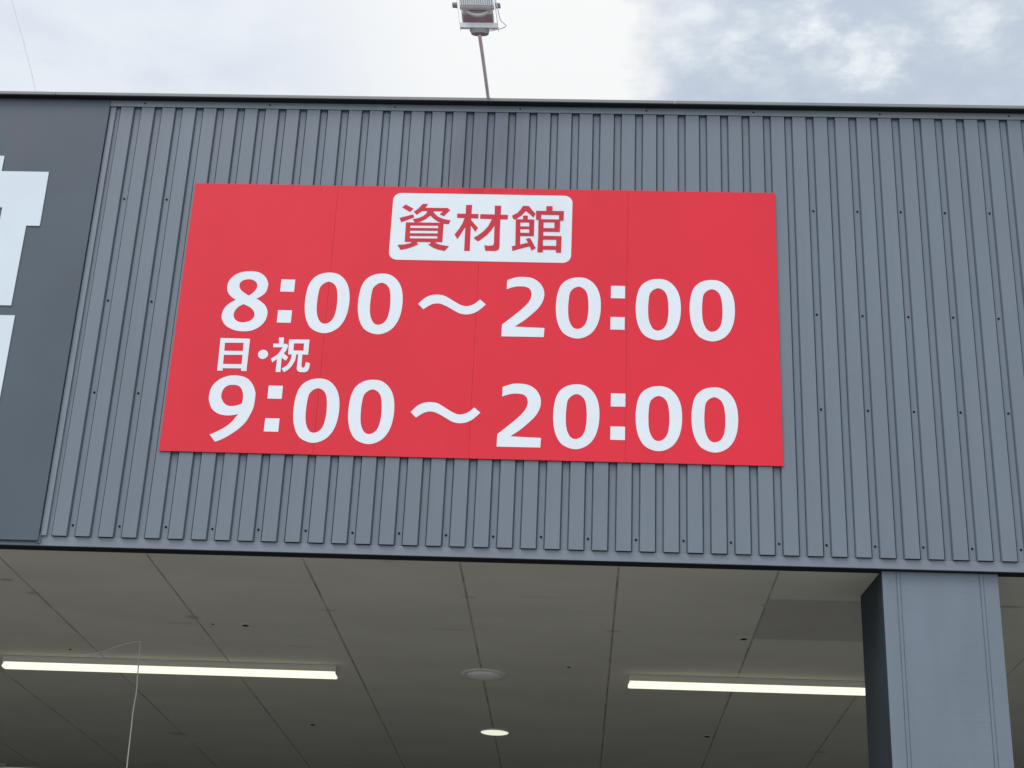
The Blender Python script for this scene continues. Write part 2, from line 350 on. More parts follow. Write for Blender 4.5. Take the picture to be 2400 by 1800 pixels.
# ---------------------------------------------------------------- red opening-hours sign
KANJI = {'shi':[[(-0.4762,-0.1287),(-0.424,-0.1601),(-0.4454,-0.1837),(-0.4976,-0.1515)],[(-0.5089,-0.2263),(-0.4247,-0.1999),(-0.4168,-0.2221),(-0.4959,-0.2583)],[(-0.3708,-0.1235),(-0.3359,-0.1228),(-0.3516,-0.1513),(-0.3728,-0.1778),(-0.4028,-0.2032),(-0.4227,-0.1812),(-0.3938,-0.1558)],[(-0.3571,-0.1506),(-0.2125,-0.1499),(-0.1954,-0.1645),(-0.232,-0.2087),(-0.2598,-0.1968),(-0.2415,-0.1754),(-0.373,-0.1753)],[(-0.3362,-0.1722),(-0.2993,-0.1715),(-0.3168,-0.2066),(-0.3435,-0.2318),(-0.3769,-0.2523),(-0.4113,-0.2579),(-0.4258,-0.2334),(-0.3937,-0.2266),(-0.3642,-0.2124),(-0.3437,-0.1922)],[(-0.3198,-0.1917),(-0.3013,-0.174),(-0.2893,-0.1936),(-0.2664,-0.2143),(-0.2352,-0.2285),(-0.1891,-0.2388),(-0.1995,-0.2661),(-0.2376,-0.2619),(-0.2733,-0.2453),(-0.2982,-0.226),(-0.3168,-0.2066)],[(-0.4666,-0.2577),(-0.4373,-0.2571),(-0.4349,-0.3947),(-0.4651,-0.3953)],[(-0.2637,-0.26),(-0.231,-0.2643),(-0.2324,-0.3932),(-0.2647,-0.3926)],[(-0.4666,-0.2577),(-0.2315,-0.2564),(-0.2314,-0.2766),(-0.4651,-0.2799)],[(-0.4434,-0.2967),(-0.2596,-0.2949),(-0.2585,-0.3133),(-0.4422,-0.3152)],[(-0.441,-0.3343),(-0.2596,-0.3325),(-0.2585,-0.3509),(-0.4398,-0.3532)],[(-0.4645,-0.3708),(-0.2316,-0.368),(-0.2324,-0.3932),(-0.4651,-0.3953)],[(-0.5078,-0.4182),(-0.4617,-0.4136),(-0.4278,-0.4044),(-0.4157,-0.3907),(-0.3964,-0.3903),(-0.38,-0.4107),(-0.4091,-0.4272),(-0.4427,-0.4412),(-0.4871,-0.4531)],[(-0.3058,-0.3897),(-0.2843,-0.3893),(-0.2596,-0.4071),(-0.229,-0.4151),(-0.1899,-0.4204),(-0.2139,-0.4537),(-0.253,-0.446),(-0.286,-0.4332),(-0.3196,-0.4108),(-0.3049,-0.4056)]],'zai':[[(-0.0992,-0.1254),(-0.0601,-0.1247),(-0.0619,-0.2117),(-0.0607,-0.3103),(-0.059,-0.4519),(-0.0944,-0.4514),(-0.0953,-0.2863)],[(-0.1502,-0.1885),(-0.0169,-0.189),(-0.0175,-0.2219),(-0.1497,-0.2195)],[(-0.1051,-0.2224),(-0.0748,-0.2218),(-0.0815,-0.2614),(-0.0974,-0.2888),(-0.115,-0.3236),(-0.1395,-0.3706),(-0.1596,-0.3367),(-0.1337,-0.2969),(-0.1141,-0.2571)],[(-0.0707,-0.2168),(-0.0614,-0.2314),(-0.0406,-0.2582),(-0.0154,-0.2873),(-0.0324,-0.3158),(-0.0592,-0.2758),(-0.0728,-0.2613)],[(-0.006,-0.1895),(0.1662,-0.1912),(0.1653,-0.2246),(-0.0066,-0.223)],[(0.0811,-0.127),(0.1213,-0.1268),(0.1202,-0.3067),(0.1227,-0.4166),(0.1183,-0.4386),(0.0973,-0.4482),(0.0363,-0.4487),(0.028,-0.4088),(0.0507,-0.412),(0.0827,-0.4089),(0.0874,-0.393),(0.0847,-0.2582)],[(0.0699,-0.2166),(0.1045,-0.2159),(0.0892,-0.2631),(0.0673,-0.3029),(0.0408,-0.3377),(0.016,-0.3602),(-0.0129,-0.384),(-0.04,-0.3589),(-0.0088,-0.3362),(0.0201,-0.3087),(0.0465,-0.2738)]],'kan':[[(0.2564,-0.125),(0.2845,-0.1245),(0.2937,-0.138),(0.2751,-0.1632),(0.2524,-0.1933),(0.2231,-0.2174),(0.204,-0.2264),(0.1899,-0.197),(0.2258,-0.174),(0.2443,-0.1488)],[(0.2759,-0.1246),(0.2943,-0.1255),(0.3137,-0.1525),(0.3383,-0.1793),(0.3242,-0.208),(0.2996,-0.1825),(0.2751,-0.1619)],[(0.26,-0.1944),(0.2902,-0.1938),(0.2903,-0.2247),(0.2601,-0.2253)],[(0.2157,-0.2212),(0.2448,-0.2206),(0.2495,-0.4044),(0.2197,-0.4098)],[(0.2988,-0.2209),(0.3311,-0.2215),(0.3319,-0.3394),(0.3029,-0.3399)],[(0.2157,-0.2212),(0.3311,-0.222),(0.3314,-0.2437),(0.2166,-0.2446)],[(0.2402,-0.2713),(0.307,-0.2712),(0.3077,-0.2908),(0.241,-0.2921)],[(0.2419,-0.3166),(0.3311,-0.3161),(0.3308,-0.3394),(0.2428,-0.3406)],[(0.1984,-0.4127),(0.2493,-0.3995),(0.2938,-0.3865),(0.3118,-0.4104),(0.261,-0.426),(0.2029,-0.4454)],[(0.2832,-0.3574),(0.3098,-0.3532),(0.3282,-0.3882),(0.3465,-0.4231),(0.3214,-0.4406),(0.3075,-0.4105)],[(0.4025,-0.1248),(0.4414,-0.124),(0.4415,-0.1625),(0.4037,-0.1632)],[(0.3398,-0.1595),(0.5126,-0.1574),(0.5122,-0.1859),(0.3407,-0.1867)],[(0.3407,-0.1842),(0.3719,-0.1836),(0.3721,-0.2232),(0.342,-0.2232)],[(0.4831,-0.184),(0.5122,-0.1834),(0.5122,-0.2266),(0.4842,-0.2259)],[(0.3569,-0.2185),(0.4905,-0.2184),(0.4906,-0.2381),(0.3576,-0.2395)],[(0.3569,-0.2185),(0.3892,-0.2179),(0.3891,-0.3504),(0.3901,-0.4513),(0.357,-0.4508),(0.3587,-0.3388)],[(0.456,-0.2191),(0.4916,-0.2184),(0.4907,-0.3044),(0.4574,-0.3039)],[(0.3826,-0.2808),(0.49,-0.2812),(0.4903,-0.3049),(0.3834,-0.306)],[(0.3843,-0.3359),(0.5023,-0.336),(0.5019,-0.3604),(0.3852,-0.3615)],[(0.4712,-0.3366),(0.5023,-0.336),(0.5022,-0.4515),(0.4712,-0.4509)],[(0.3844,-0.4066),(0.5009,-0.4055),(0.501,-0.4309),(0.3853,-0.432)]],'nichi':[[(-1.5362,-1.0799),(-1.5071,-1.0798),(-1.5006,-1.2959),(-1.5329,-1.296)],[(-1.3932,-1.0813),(-1.3565,-1.0811),(-1.3563,-1.2955),(-1.3886,-1.2948)],[(-1.5362,-1.0799),(-1.3565,-1.0811),(-1.3564,-1.1083),(-1.5355,-1.1115)],[(-1.5167,-1.1651),(-1.376,-1.1628),(-1.3761,-1.1889),(-1.5165,-1.1922)],[(-1.5181,-1.2526),(-1.3696,-1.2501),(-1.3694,-1.2781),(-1.5178,-1.2804)]],'shuku':[[(-1.1814,-1.0672),(-1.1517,-1.0671),(-1.1498,-1.116),(-1.1793,-1.1166)],[(-1.2124,-1.1097),(-1.1307,-1.11),(-1.1206,-1.1215),(-1.1294,-1.1525),(-1.1489,-1.1837),(-1.1748,-1.2057),(-1.2057,-1.234),(-1.2178,-1.2113),(-1.1825,-1.1844),(-1.1678,-1.1626),(-1.1538,-1.133),(-1.2114,-1.1343)],[(-1.1772,-1.1813),(-1.152,-1.1807),(-1.1529,-1.2144),(-1.1505,-1.2968),(-1.1799,-1.2968),(-1.1793,-1.2028)],[(-1.1632,-1.1809),(-1.1414,-1.1743),(-1.1138,-1.1982),(-1.1256,-1.2214),(-1.1586,-1.1992)],[(-1.1195,-1.0797),(-1.088,-1.0796),(-1.0853,-1.1797),(-1.1156,-1.1798)],[(-1.0271,-1.0792),(-0.9957,-1.0785),(-0.9951,-1.1786),(-1.0244,-1.1793)],[(-1.1195,-1.0797),(-0.9957,-1.0785),(-0.9948,-1.1038),(-1.1184,-1.1066)],[(-1.0956,-1.1532),(-1.0142,-1.1529),(-1.0133,-1.1784),(-1.096,-1.1794)],[(-1.0938,-1.1732),(-1.0657,-1.1725),(-1.0698,-1.2186),(-1.086,-1.2556),(-1.106,-1.2805),(-1.1295,-1.2978),(-1.1458,-1.2738),(-1.1195,-1.2564),(-1.1025,-1.2285),(-1.0939,-1.2008)],[(-1.0545,-1.1723),(-1.0293,-1.1717),(-1.0287,-1.2543),(-1.0222,-1.2648),(-1.0124,-1.2646),(-1.0064,-1.2538),(-1.0046,-1.2278),(-0.9788,-1.2348),(-0.9802,-1.2654),(-0.988,-1.2868),(-1.0041,-1.2948),(-1.0348,-1.2946),(-1.051,-1.2853),(-1.0552,-1.2702)]]}
DIGIT = {'8':[[(0.0012,0.2056),(0.0166,0.2056),(0.0316,0.2042),(0.046,0.2015),(0.0593,0.1976),(0.0711,0.1924),(0.0818,0.1858),(0.0916,0.1781),(0.1,0.1697),(0.1074,0.1598),(0.1135,0.1487),(0.1183,0.1376),(0.122,0.1278),(0.124,0.1203),(0.1245,0.1141),(0.1242,0.108),(0.1234,0.1007),(0.1221,0.0915),(0.1204,0.0813),(0.1178,0.0709),(0.1138,0.0614),(0.1078,0.0527),(0.1,0.0445),(0.0919,0.0371),(0.0844,0.0308),(0.0776,0.0258),(0.0706,0.0219),(0.0646,0.0189),(0.0602,0.0168),(0.0651,0.0142),(0.0718,0.0107),(0.0797,0.0062),(0.0876,0.0009),(0.0957,-0.0053),(0.1044,-0.0124),(0.113,-0.0202),(0.1201,-0.0282),(0.1259,-0.0366),(0.1306,-0.0455),(0.1344,-0.0546),(0.1372,-0.0636),(0.1387,-0.0724),(0.1393,-0.0813),(0.1389,-0.0902),(0.1381,-0.0991),(0.1368,-0.108),(0.1349,-0.1169),(0.1322,-0.1258),(0.1282,-0.1349),(0.123,-0.1444),(0.1163,-0.1542),(0.1086,-0.1638),(0.0999,-0.1724),(0.0899,-0.1801),(0.0788,-0.1874),(0.0669,-0.1935),(0.0546,-0.1984),(0.0418,-0.2019),(0.0288,-0.204),(0.0152,-0.2053),(0.0017,-0.2056),(-0.0117,-0.2051),(-0.0253,-0.2039),(-0.039,-0.2016),(-0.0526,-0.1979),(-0.0668,-0.1926),(-0.0813,-0.1858),(-0.095,-0.178),(-0.1066,-0.1696),(-0.1159,-0.1601),(-0.1234,-0.1495),(-0.1294,-0.1387),(-0.134,-0.1288),(-0.1371,-0.1203),(-0.1387,-0.1125),(-0.1393,-0.1047),(-0.1389,-0.0963),(-0.1381,-0.0869),(-0.1362,-0.077),(-0.1335,-0.067),(-0.1299,-0.0575),(-0.1256,-0.0487),(-0.1203,-0.0403),(-0.1141,-0.0322),(-0.1066,-0.0242),(-0.0963,-0.0156),(-0.0839,-0.0067),(-0.0722,0.0012),(-0.0641,0.0066),(-0.0689,0.0095),(-0.0756,0.0137),(-0.0833,0.0186),(-0.0903,0.024),(-0.097,0.0298),(-0.1036,0.0361),(-0.1098,0.043),(-0.1148,0.0505),(-0.1188,0.0588),(-0.1219,0.0678),(-0.1241,0.0772),(-0.1257,0.0864),(-0.1265,0.0954),(-0.1268,0.1045),(-0.1261,0.1135),(-0.1242,0.1226),(-0.1213,0.1319),(-0.1174,0.1412),(-0.112,0.1504),(-0.1053,0.1593),(-0.0966,0.1683),(-0.0866,0.1772),(-0.0753,0.1853),(-0.0625,0.1921),(-0.0479,0.1973),(-0.0315,0.2014),(-0.0148,0.2041)],[(0.0031,0.1495),(0.0111,0.1491),(0.0187,0.1477),(0.0257,0.1455),(0.0324,0.1425),(0.0386,0.1387),(0.0445,0.134),(0.0494,0.1288),(0.0534,0.1233),(0.0557,0.1177),(0.0572,0.1118),(0.0575,0.1056),(0.0572,0.0993),(0.0559,0.0925),(0.0537,0.0854),(0.051,0.0784),(0.0478,0.072),(0.0441,0.0664),(0.0398,0.0613),(0.0353,0.0566),(0.031,0.0521),(0.0263,0.0476),(0.0212,0.0432),(0.0168,0.0394),(0.0136,0.0368),(0.0096,0.0389),(0.0038,0.042),(-0.0028,0.0457),(-0.0093,0.0498),(-0.0159,0.0543),(-0.0232,0.0593),(-0.0299,0.0647),(-0.0358,0.0702),(-0.0408,0.0759),(-0.0449,0.0817),(-0.0482,0.0877),(-0.0507,0.094),(-0.0521,0.1007),(-0.0528,0.1078),(-0.0524,0.1148),(-0.0509,0.1212),(-0.0479,0.1269),(-0.0439,0.1323),(-0.0389,0.1372),(-0.0327,0.1412),(-0.0248,0.1444),(-0.0154,0.147),(-0.0057,0.1488)],[(-0.0138,-0.0222),(-0.0085,-0.0243),(-0.0009,-0.0272),(0.0077,-0.0308),(0.0158,-0.0349),(0.0235,-0.0396),(0.0313,-0.0449),(0.0388,-0.0507),(0.0451,-0.0566),(0.0501,-0.0629),(0.0544,-0.0695),(0.0576,-0.0763),(0.0598,-0.0831),(0.0611,-0.0899),(0.0613,-0.0968),(0.0605,-0.1035),(0.0587,-0.1098),(0.056,-0.1156),(0.0526,-0.1211),(0.0479,-0.1262),(0.042,-0.1309),(0.0345,-0.1353),(0.0252,-0.1394),(0.0154,-0.1427),(0.0061,-0.145),(-0.003,-0.1459),(-0.0121,-0.1458),(-0.021,-0.1448),(-0.0291,-0.1428),(-0.0366,-0.1398),(-0.0435,-0.1358),(-0.0498,-0.131),(-0.0552,-0.1256),(-0.0595,-0.1194),(-0.0629,-0.1125),(-0.0654,-0.1051),(-0.0668,-0.0977),(-0.067,-0.0903),(-0.0659,-0.0828),(-0.064,-0.0752),(-0.0614,-0.0679),(-0.0579,-0.0607),(-0.0535,-0.0536),(-0.0484,-0.0468),(-0.0429,-0.0407),(-0.0356,-0.035),(-0.0272,-0.0297),(-0.0192,-0.0253)]],'9':[[(0.0059,0.215),(0.0217,0.2138),(0.0384,0.2109),(0.0546,0.2068),(0.069,0.2013),(0.081,0.1945),(0.0914,0.186),(0.1006,0.1764),(0.109,0.166),(0.1168,0.1542),(0.1236,0.1413),(0.1294,0.128),(0.1338,0.1153),(0.1366,0.104),(0.138,0.0936),(0.1385,0.0827),(0.1385,0.0703),(0.1383,0.0555),(0.1376,0.0393),(0.1362,0.0227),(0.134,0.0073),(0.1307,-0.0065),(0.1264,-0.0196),(0.1217,-0.032),(0.1172,-0.0436),(0.1132,-0.0541),(0.1094,-0.0635),(0.105,-0.0728),(0.0992,-0.0826),(0.0916,-0.0937),(0.0828,-0.1053),(0.073,-0.1168),(0.0626,-0.128),(0.0512,-0.1384),(0.0389,-0.1487),(0.0263,-0.1585),(0.0146,-0.1675),(0.0038,-0.1753),(-0.0063,-0.1825),(-0.0163,-0.1888),(-0.0265,-0.1949),(-0.0378,-0.2009),(-0.0499,-0.2067),(-0.0607,-0.2116),(-0.0682,-0.215),(-0.1064,-0.1705),(-0.0968,-0.1656),(-0.083,-0.1583),(-0.0679,-0.1502),(-0.0544,-0.1426),(-0.0432,-0.1359),(-0.0326,-0.1293),(-0.0227,-0.1223),(-0.0133,-0.1151),(-0.0043,-0.1071),(0.0042,-0.0985),(0.012,-0.0899),(0.0189,-0.0817),(0.0247,-0.0736),(0.0295,-0.0655),(0.0337,-0.058),(0.0378,-0.0515),(0.0418,-0.046),(0.0456,-0.0413),(0.0489,-0.0375),(0.0512,-0.0349),(0.0446,-0.0366),(0.0352,-0.039),(0.0246,-0.0413),(0.0147,-0.0433),(0.006,-0.0446),(-0.0024,-0.0455),(-0.0113,-0.0459),(-0.0211,-0.0455),(-0.0324,-0.0447),(-0.0447,-0.0432),(-0.0573,-0.0406),(-0.0692,-0.0364),(-0.0807,-0.0304),(-0.0921,-0.0229),(-0.1026,-0.0142),(-0.1117,-0.0047),(-0.1191,0.0063),(-0.1251,0.0186),(-0.13,0.0311),(-0.1338,0.0427),(-0.1365,0.0528),(-0.138,0.0618),(-0.1385,0.0712),(-0.1383,0.0817),(-0.1378,0.0938),(-0.1367,0.1069),(-0.1344,0.1202),(-0.1303,0.133),(-0.124,0.1455),(-0.1158,0.1577),(-0.1065,0.1691),(-0.0964,0.1792),(-0.0857,0.1878),(-0.0741,0.195),(-0.0618,0.2011),(-0.0491,0.2062),(-0.036,0.2102),(-0.0225,0.2131),(-0.0085,0.2148)],[(-0.0012,0.1527),(0.006,0.1525),(0.0134,0.1519),(0.0206,0.1504),(0.0272,0.1482),(0.0332,0.1454),(0.0387,0.1418),(0.0438,0.1372),(0.0485,0.1314),(0.053,0.1237),(0.0572,0.1145),(0.0608,0.105),(0.0635,0.0956),(0.0651,0.0863),(0.0659,0.077),(0.066,0.0679),(0.066,0.0595),(0.0656,0.0515),(0.0648,0.0437),(0.0639,0.0372),(0.0633,0.0326),(0.059,0.0305),(0.0528,0.0274),(0.0456,0.0241),(0.0381,0.0214),(0.0305,0.0192),(0.0222,0.0171),(0.0138,0.0154),(0.0056,0.0147),(-0.0025,0.0148),(-0.0105,0.0154),(-0.0183,0.0171),(-0.0256,0.0198),(-0.0324,0.0239),(-0.0389,0.0291),(-0.0449,0.0352),(-0.0502,0.0417),(-0.055,0.0492),(-0.0593,0.0574),(-0.0627,0.0659),(-0.065,0.0743),(-0.066,0.0828),(-0.0659,0.0913),(-0.0649,0.0997),(-0.0632,0.1076),(-0.0608,0.1151),(-0.0575,0.1224),(-0.0537,0.1292),(-0.0495,0.1349),(-0.045,0.1397),(-0.04,0.1436),(-0.0346,0.1465),(-0.0288,0.149),(-0.0224,0.1509),(-0.0155,0.1521),(-0.0083,0.1526)]],'2':[[(-0.1083,0.1784),(-0.0985,0.1825),(-0.0843,0.1884),(-0.0685,0.1944),(-0.0539,0.1987),(-0.041,0.2011),(-0.0285,0.2024),(-0.0161,0.2027),(-0.0031,0.2022),(0.0108,0.2011),(0.0252,0.1992),(0.0393,0.1962),(0.0524,0.1914),(0.0647,0.1846),(0.0763,0.1764),(0.0869,0.1669),(0.096,0.1565),(0.1037,0.1453),(0.1102,0.1331),(0.1153,0.1203),(0.1187,0.1071),(0.1205,0.0935),(0.1207,0.0792),(0.1193,0.0647),(0.1163,0.0504),(0.1116,0.036),(0.1053,0.0214),(0.0976,0.0071),(0.0886,-0.0068),(0.0778,-0.0205),(0.065,-0.0343),(0.0521,-0.0474),(0.04,-0.0595),(0.0295,-0.0699),(0.0197,-0.0795),(0.0101,-0.0885),(-0.0006,-0.0977),(-0.0138,-0.1081),(-0.0287,-0.1192),(-0.0422,-0.1291),(-0.0516,-0.1361),(0.1285,-0.1413),(0.1263,-0.2016),(-0.1285,-0.2027),(-0.1276,-0.1239),(-0.1153,-0.1129),(-0.0977,-0.0973),(-0.0783,-0.08),(-0.0607,-0.0639),(-0.0453,-0.0496),(-0.0304,-0.0356),(-0.0164,-0.022),(-0.004,-0.0088),(0.0071,0.0039),(0.0171,0.016),(0.0255,0.0277),(0.0323,0.0391),(0.0373,0.0503),(0.0408,0.0613),(0.0428,0.0717),(0.0434,0.0818),(0.0429,0.0917),(0.0409,0.1011),(0.0378,0.1099),(0.0338,0.1171),(0.029,0.123),(0.0232,0.1278),(0.0161,0.1313),(0.0079,0.1342),(-0.0026,0.1361),(-0.0147,0.1371),(-0.0273,0.1374),(-0.0388,0.1371),(-0.049,0.136),(-0.0586,0.1341),(-0.0678,0.1317),(-0.0767,0.1291),(-0.0859,0.126),(-0.0953,0.1223),(-0.1035,0.1189),(-0.1092,0.1166)]],'~':[[(-0.2061,-0.0011),(-0.1992,0.0068),(-0.1895,0.0182),(-0.1785,0.0302),(-0.1683,0.0399),(-0.159,0.0467),(-0.1498,0.052),(-0.1406,0.0562),(-0.1314,0.0597),(-0.122,0.0623),(-0.1128,0.0641),(-0.1033,0.065),(-0.0935,0.0652),(-0.083,0.0649),(-0.0723,0.064),(-0.0615,0.0622),(-0.0507,0.059),(-0.0398,0.0541),(-0.0287,0.0478),(-0.0179,0.0408),(-0.0068,0.0339),(0.0045,0.0269),(0.0159,0.0195),(0.027,0.0125),(0.0369,0.0065),(0.0455,0.0019),(0.0529,-0.0018),(0.0601,-0.0047),(0.0673,-0.0069),(0.0746,-0.0086),(0.0817,-0.0096),(0.089,-0.0097),(0.097,-0.0087),(0.1058,-0.0065),(0.1153,-0.0033),(0.125,0.001),(0.1343,0.0063),(0.1439,0.0137),(0.1537,0.0229),(0.1626,0.0317),(0.1686,0.0377),(0.2061,0.0055),(0.1988,-0.0023),(0.1883,-0.0136),(0.1766,-0.0255),(0.1658,-0.0354),(0.1565,-0.0425),(0.1474,-0.0484),(0.1384,-0.0532),(0.1288,-0.0573),(0.1188,-0.0606),(0.1084,-0.0632),(0.0978,-0.0647),(0.0872,-0.0652),(0.0765,-0.0646),(0.0657,-0.0629),(0.0549,-0.0603),(0.0446,-0.0568),(0.0345,-0.0521),(0.0248,-0.0464),(0.0151,-0.0402),(0.0053,-0.0342),(-0.0045,-0.0283),(-0.0144,-0.0224),(-0.0242,-0.0167),(-0.034,-0.0115),(-0.0439,-0.0067),(-0.0537,-0.0022),(-0.0635,0.0016),(-0.0729,0.0042),(-0.0819,0.0054),(-0.0905,0.0056),(-0.0988,0.0048),(-0.1068,0.0034),(-0.1141,0.0015),(-0.121,-0.0012),(-0.128,-0.0046),(-0.1356,-0.009),(-0.1452,-0.0153),(-0.1557,-0.0231),(-0.1654,-0.0306),(-0.1721,-0.0357)]],'0':[[(-0.006,0.2064),(0.0071,0.2065),(0.0203,0.2054),(0.0331,0.2031),(0.045,0.1995),(0.0559,0.1943),(0.0664,0.1878),(0.0759,0.1802),(0.0849,0.1717),(0.0932,0.1625),(0.1008,0.1523),(0.1078,0.1413),(0.1139,0.1296),(0.119,0.1174),(0.1235,0.1047),(0.1272,0.091),(0.1302,0.0764),(0.1327,0.0602),(0.1343,0.0429),(0.1353,0.025),(0.1356,0.0075),(0.1352,-0.0099),(0.1341,-0.0275),(0.1323,-0.0448),(0.1299,-0.0613),(0.1267,-0.0771),(0.1229,-0.0923),(0.1182,-0.1069),(0.1129,-0.1206),(0.1066,-0.1337),(0.0995,-0.146),(0.0917,-0.1574),(0.0831,-0.1676),(0.0737,-0.1765),(0.0635,-0.1842),(0.0528,-0.1908),(0.0421,-0.1963),(0.0312,-0.2006),(0.0202,-0.2038),(0.0091,-0.2058),(-0.002,-0.2065),(-0.0133,-0.2058),(-0.0247,-0.2038),(-0.0359,-0.2007),(-0.0467,-0.1967),(-0.0573,-0.192),(-0.0675,-0.1863),(-0.0774,-0.1795),(-0.0863,-0.1714),(-0.0944,-0.1616),(-0.1017,-0.1504),(-0.1081,-0.1383),(-0.1139,-0.1256),(-0.119,-0.1127),(-0.123,-0.0991),(-0.1265,-0.0849),(-0.1295,-0.0701),(-0.1319,-0.0544),(-0.1336,-0.0378),(-0.1349,-0.0211),(-0.1356,-0.0047),(-0.1356,0.0113),(-0.1354,0.0271),(-0.1345,0.0427),(-0.1331,0.0581),(-0.1313,0.0737),(-0.1289,0.0893),(-0.1259,0.1044),(-0.1221,0.1183),(-0.1177,0.1309),(-0.1126,0.1425),(-0.1066,0.1532),(-0.0994,0.1631),(-0.0908,0.1723),(-0.0813,0.1806),(-0.0706,0.188),(-0.0593,0.1941),(-0.0469,0.1989),(-0.0333,0.2026),(-0.0194,0.2051)],[(-0.0017,0.143),(0.005,0.1425),(0.0115,0.1406),(0.0179,0.1376),(0.0239,0.134),(0.0294,0.1299),(0.0347,0.125),(0.0396,0.1192),(0.044,0.1123),(0.0476,0.1048),(0.0508,0.0965),(0.0536,0.0867),(0.0559,0.0748),(0.0581,0.0595),(0.0597,0.0417),(0.0609,0.0232),(0.0615,0.0059),(0.0616,-0.0099),(0.061,-0.0252),(0.06,-0.0398),(0.0585,-0.0535),(0.0568,-0.0665),(0.0546,-0.0787),(0.0519,-0.09),(0.0484,-0.1003),(0.0441,-0.1098),(0.0388,-0.1183),(0.0332,-0.1257),(0.0269,-0.1318),(0.0198,-0.1366),(0.0119,-0.1402),(0.004,-0.1424),(-0.0036,-0.1433),(-0.0103,-0.1427),(-0.0169,-0.1408),(-0.0231,-0.1375),(-0.0289,-0.133),(-0.0342,-0.1271),(-0.0392,-0.1198),(-0.0436,-0.1115),(-0.0476,-0.1025),(-0.0512,-0.093),(-0.0541,-0.0828),(-0.0565,-0.0717),(-0.0585,-0.0592),(-0.06,-0.0448),(-0.0608,-0.0288),(-0.0614,-0.0124),(-0.0615,0.0032),(-0.0614,0.018),(-0.0607,0.0326),(-0.0598,0.0466),(-0.0587,0.0597),(-0.0575,0.0721),(-0.0563,0.0837),(-0.0544,0.0944),(-0.0514,0.104),(-0.0472,0.1124),(-0.0417,0.1197),(-0.0358,0.126),(-0.0295,0.1313),(-0.023,0.1358),(-0.0159,0.1394),(-0.0087,0.1419)]]}

sg = thing('opening_hours_sign', 'red opening hours sign with white times and a white plaque on the ribbed fascia', 'sign', (0, -.008, Z0 - 1.82))
YF = -.010
for i in range(4):
    xa = -1.82 + .91 * i
    obj('panel', box(bmesh.new(), xa + .0004, xa + .9096, YF + .0003 * (i % 2), YF + .004, Z0 - 1.8195, Z0, .0006), 'red', sg)
obj('rail', box(bmesh.new(), -1.80, 1.80, YF + .0045, -.0005, Z0 - .09, Z0 - .05), 'sign_edge', sg)
obj('rail', box(bmesh.new(), -1.80, 1.80, YF + .0045, -.0005, Z0 - 1.77, Z0 - 1.73), 'sign_edge', sg)
YT = YF - .0012
bm = bmesh.new(); plate(bm, [up(rrect(-.5575, .5645, -.5215, -.047, .052))], YT, .0010)
pl = obj('plaque', bm, 'white', sg)
for key in ('shi', 'zai', 'kan', 'nichi', 'shuku'):
    bm = bmesh.new(); base = YT - .0006 if key in ('shi', 'zai', 'kan') else YT
    for i, P in enumerate(KANJI[key]): plate(bm, [up(P)], base - .00012 * i, .0004)
    o = obj('kanji', bm, 'redtext' if key in ('shi', 'zai', 'kan') else 'white', sg)
    tag(o, {'shi': 'red kanji first on the plaque', 'zai': 'red kanji in the middle of the plaque', 'kan': 'red kanji last on the plaque', 'nichi': 'small white kanji for Sunday', 'shuku': 'small white kanji for holiday'}[key])
bm = bmesh.new(); plate(bm, [up([(-1.2675 + .0305 * math.cos(t * math.pi / 16), -1.1825 + .0305 * math.sin(t * math.pi / 16)) for t in range(32)])], YT, .001)
obj('middle_dot', bm, 'white', sg)
def glyph(ch, x, z):
    bm = bmesh.new(); plate(bm, [up(lp, x, z) for lp in DIGIT[ch]], YT, .001)
    return obj('wave_dash' if ch == '~' else 'digit', bm, 'white', sg)
def colon(x, z):
    for dz in (.1055, -.1055):
        bm = bmesh.new(); plate(bm, [up(rect(x - .0427, x + .0427, z + dz - .0422, z + dz + .0422))], YT, .001); obj('colon_square', bm, 'white', sg)
for ch, x in (('8', -1.408), ('0', -.911), ('0', -.586), ('~', -.149), ('2', .288), ('0', .617), ('0', 1.099), ('0', 1.423)): glyph(ch, x, -.8262 if ch != '~' else -.822)
colon(-1.163, -.8205); colon(.855, -.8205)
for ch, x in (('9', -1.424), ('0', -.914), ('0', -.588), ('~', -.149), ('2', .290), ('0', .621), ('0', 1.104), ('0', 1.430)): glyph(ch, x, -1.5395 if ch != '~' else -1.535)
colon(-1.1695, -1.534); colon(.8645, -1.534)

# ---------------------------------------------------------------- ceiling battens
GL = 'tube lights under the canopy'
def batten(label, x0, x1, y=2.67):
    t = thing('tube_light', label, 'ceiling light', ((x0 + x1) / 2, y, ZS), GL)
    PINV[t.name] = Matrix.Translation(-t.location)
    bm = bmesh.new(); box(bm, x0, x1, y - .045, y + .045, ZS - .044, ZS - .001, .003); obj('housing', bm, 'lampbody', t)
    bm = bmesh.new(); box(bm, x0 - .004, x1 + .004, y - .055, y + .055, ZS - .006, ZS - .0022, .001); obj('mounting_rail', bm, 'lampbody', t)
    bm = bmesh.new(); box(bm, x0 + .006, x1 - .006, y - .043, y + .043, ZS - .082, ZS - .0445, .012)
    for v in bm.verts:                                  # the diffuser flares a little at its ends
        if v.co.z < ZS - .06: v.co.x += .010 if v.co.x > (x0 + x1) / 2 else -.010
    obj('diffuser', bm, 'tube', t)
    for xx in (x0, x1 - .0055): obj('end_cap', box(bmesh.new(), xx, xx + .0055, y - .040, y + .040, ZS - .060, ZS - .0445, .002), 'lampbody', t)
    return t
batten('long lit tube light crossed by the hanging white cable', -3.50, -1.07)
batten('shorter lit tube light ending at the grey column', 1.025, 2.708)
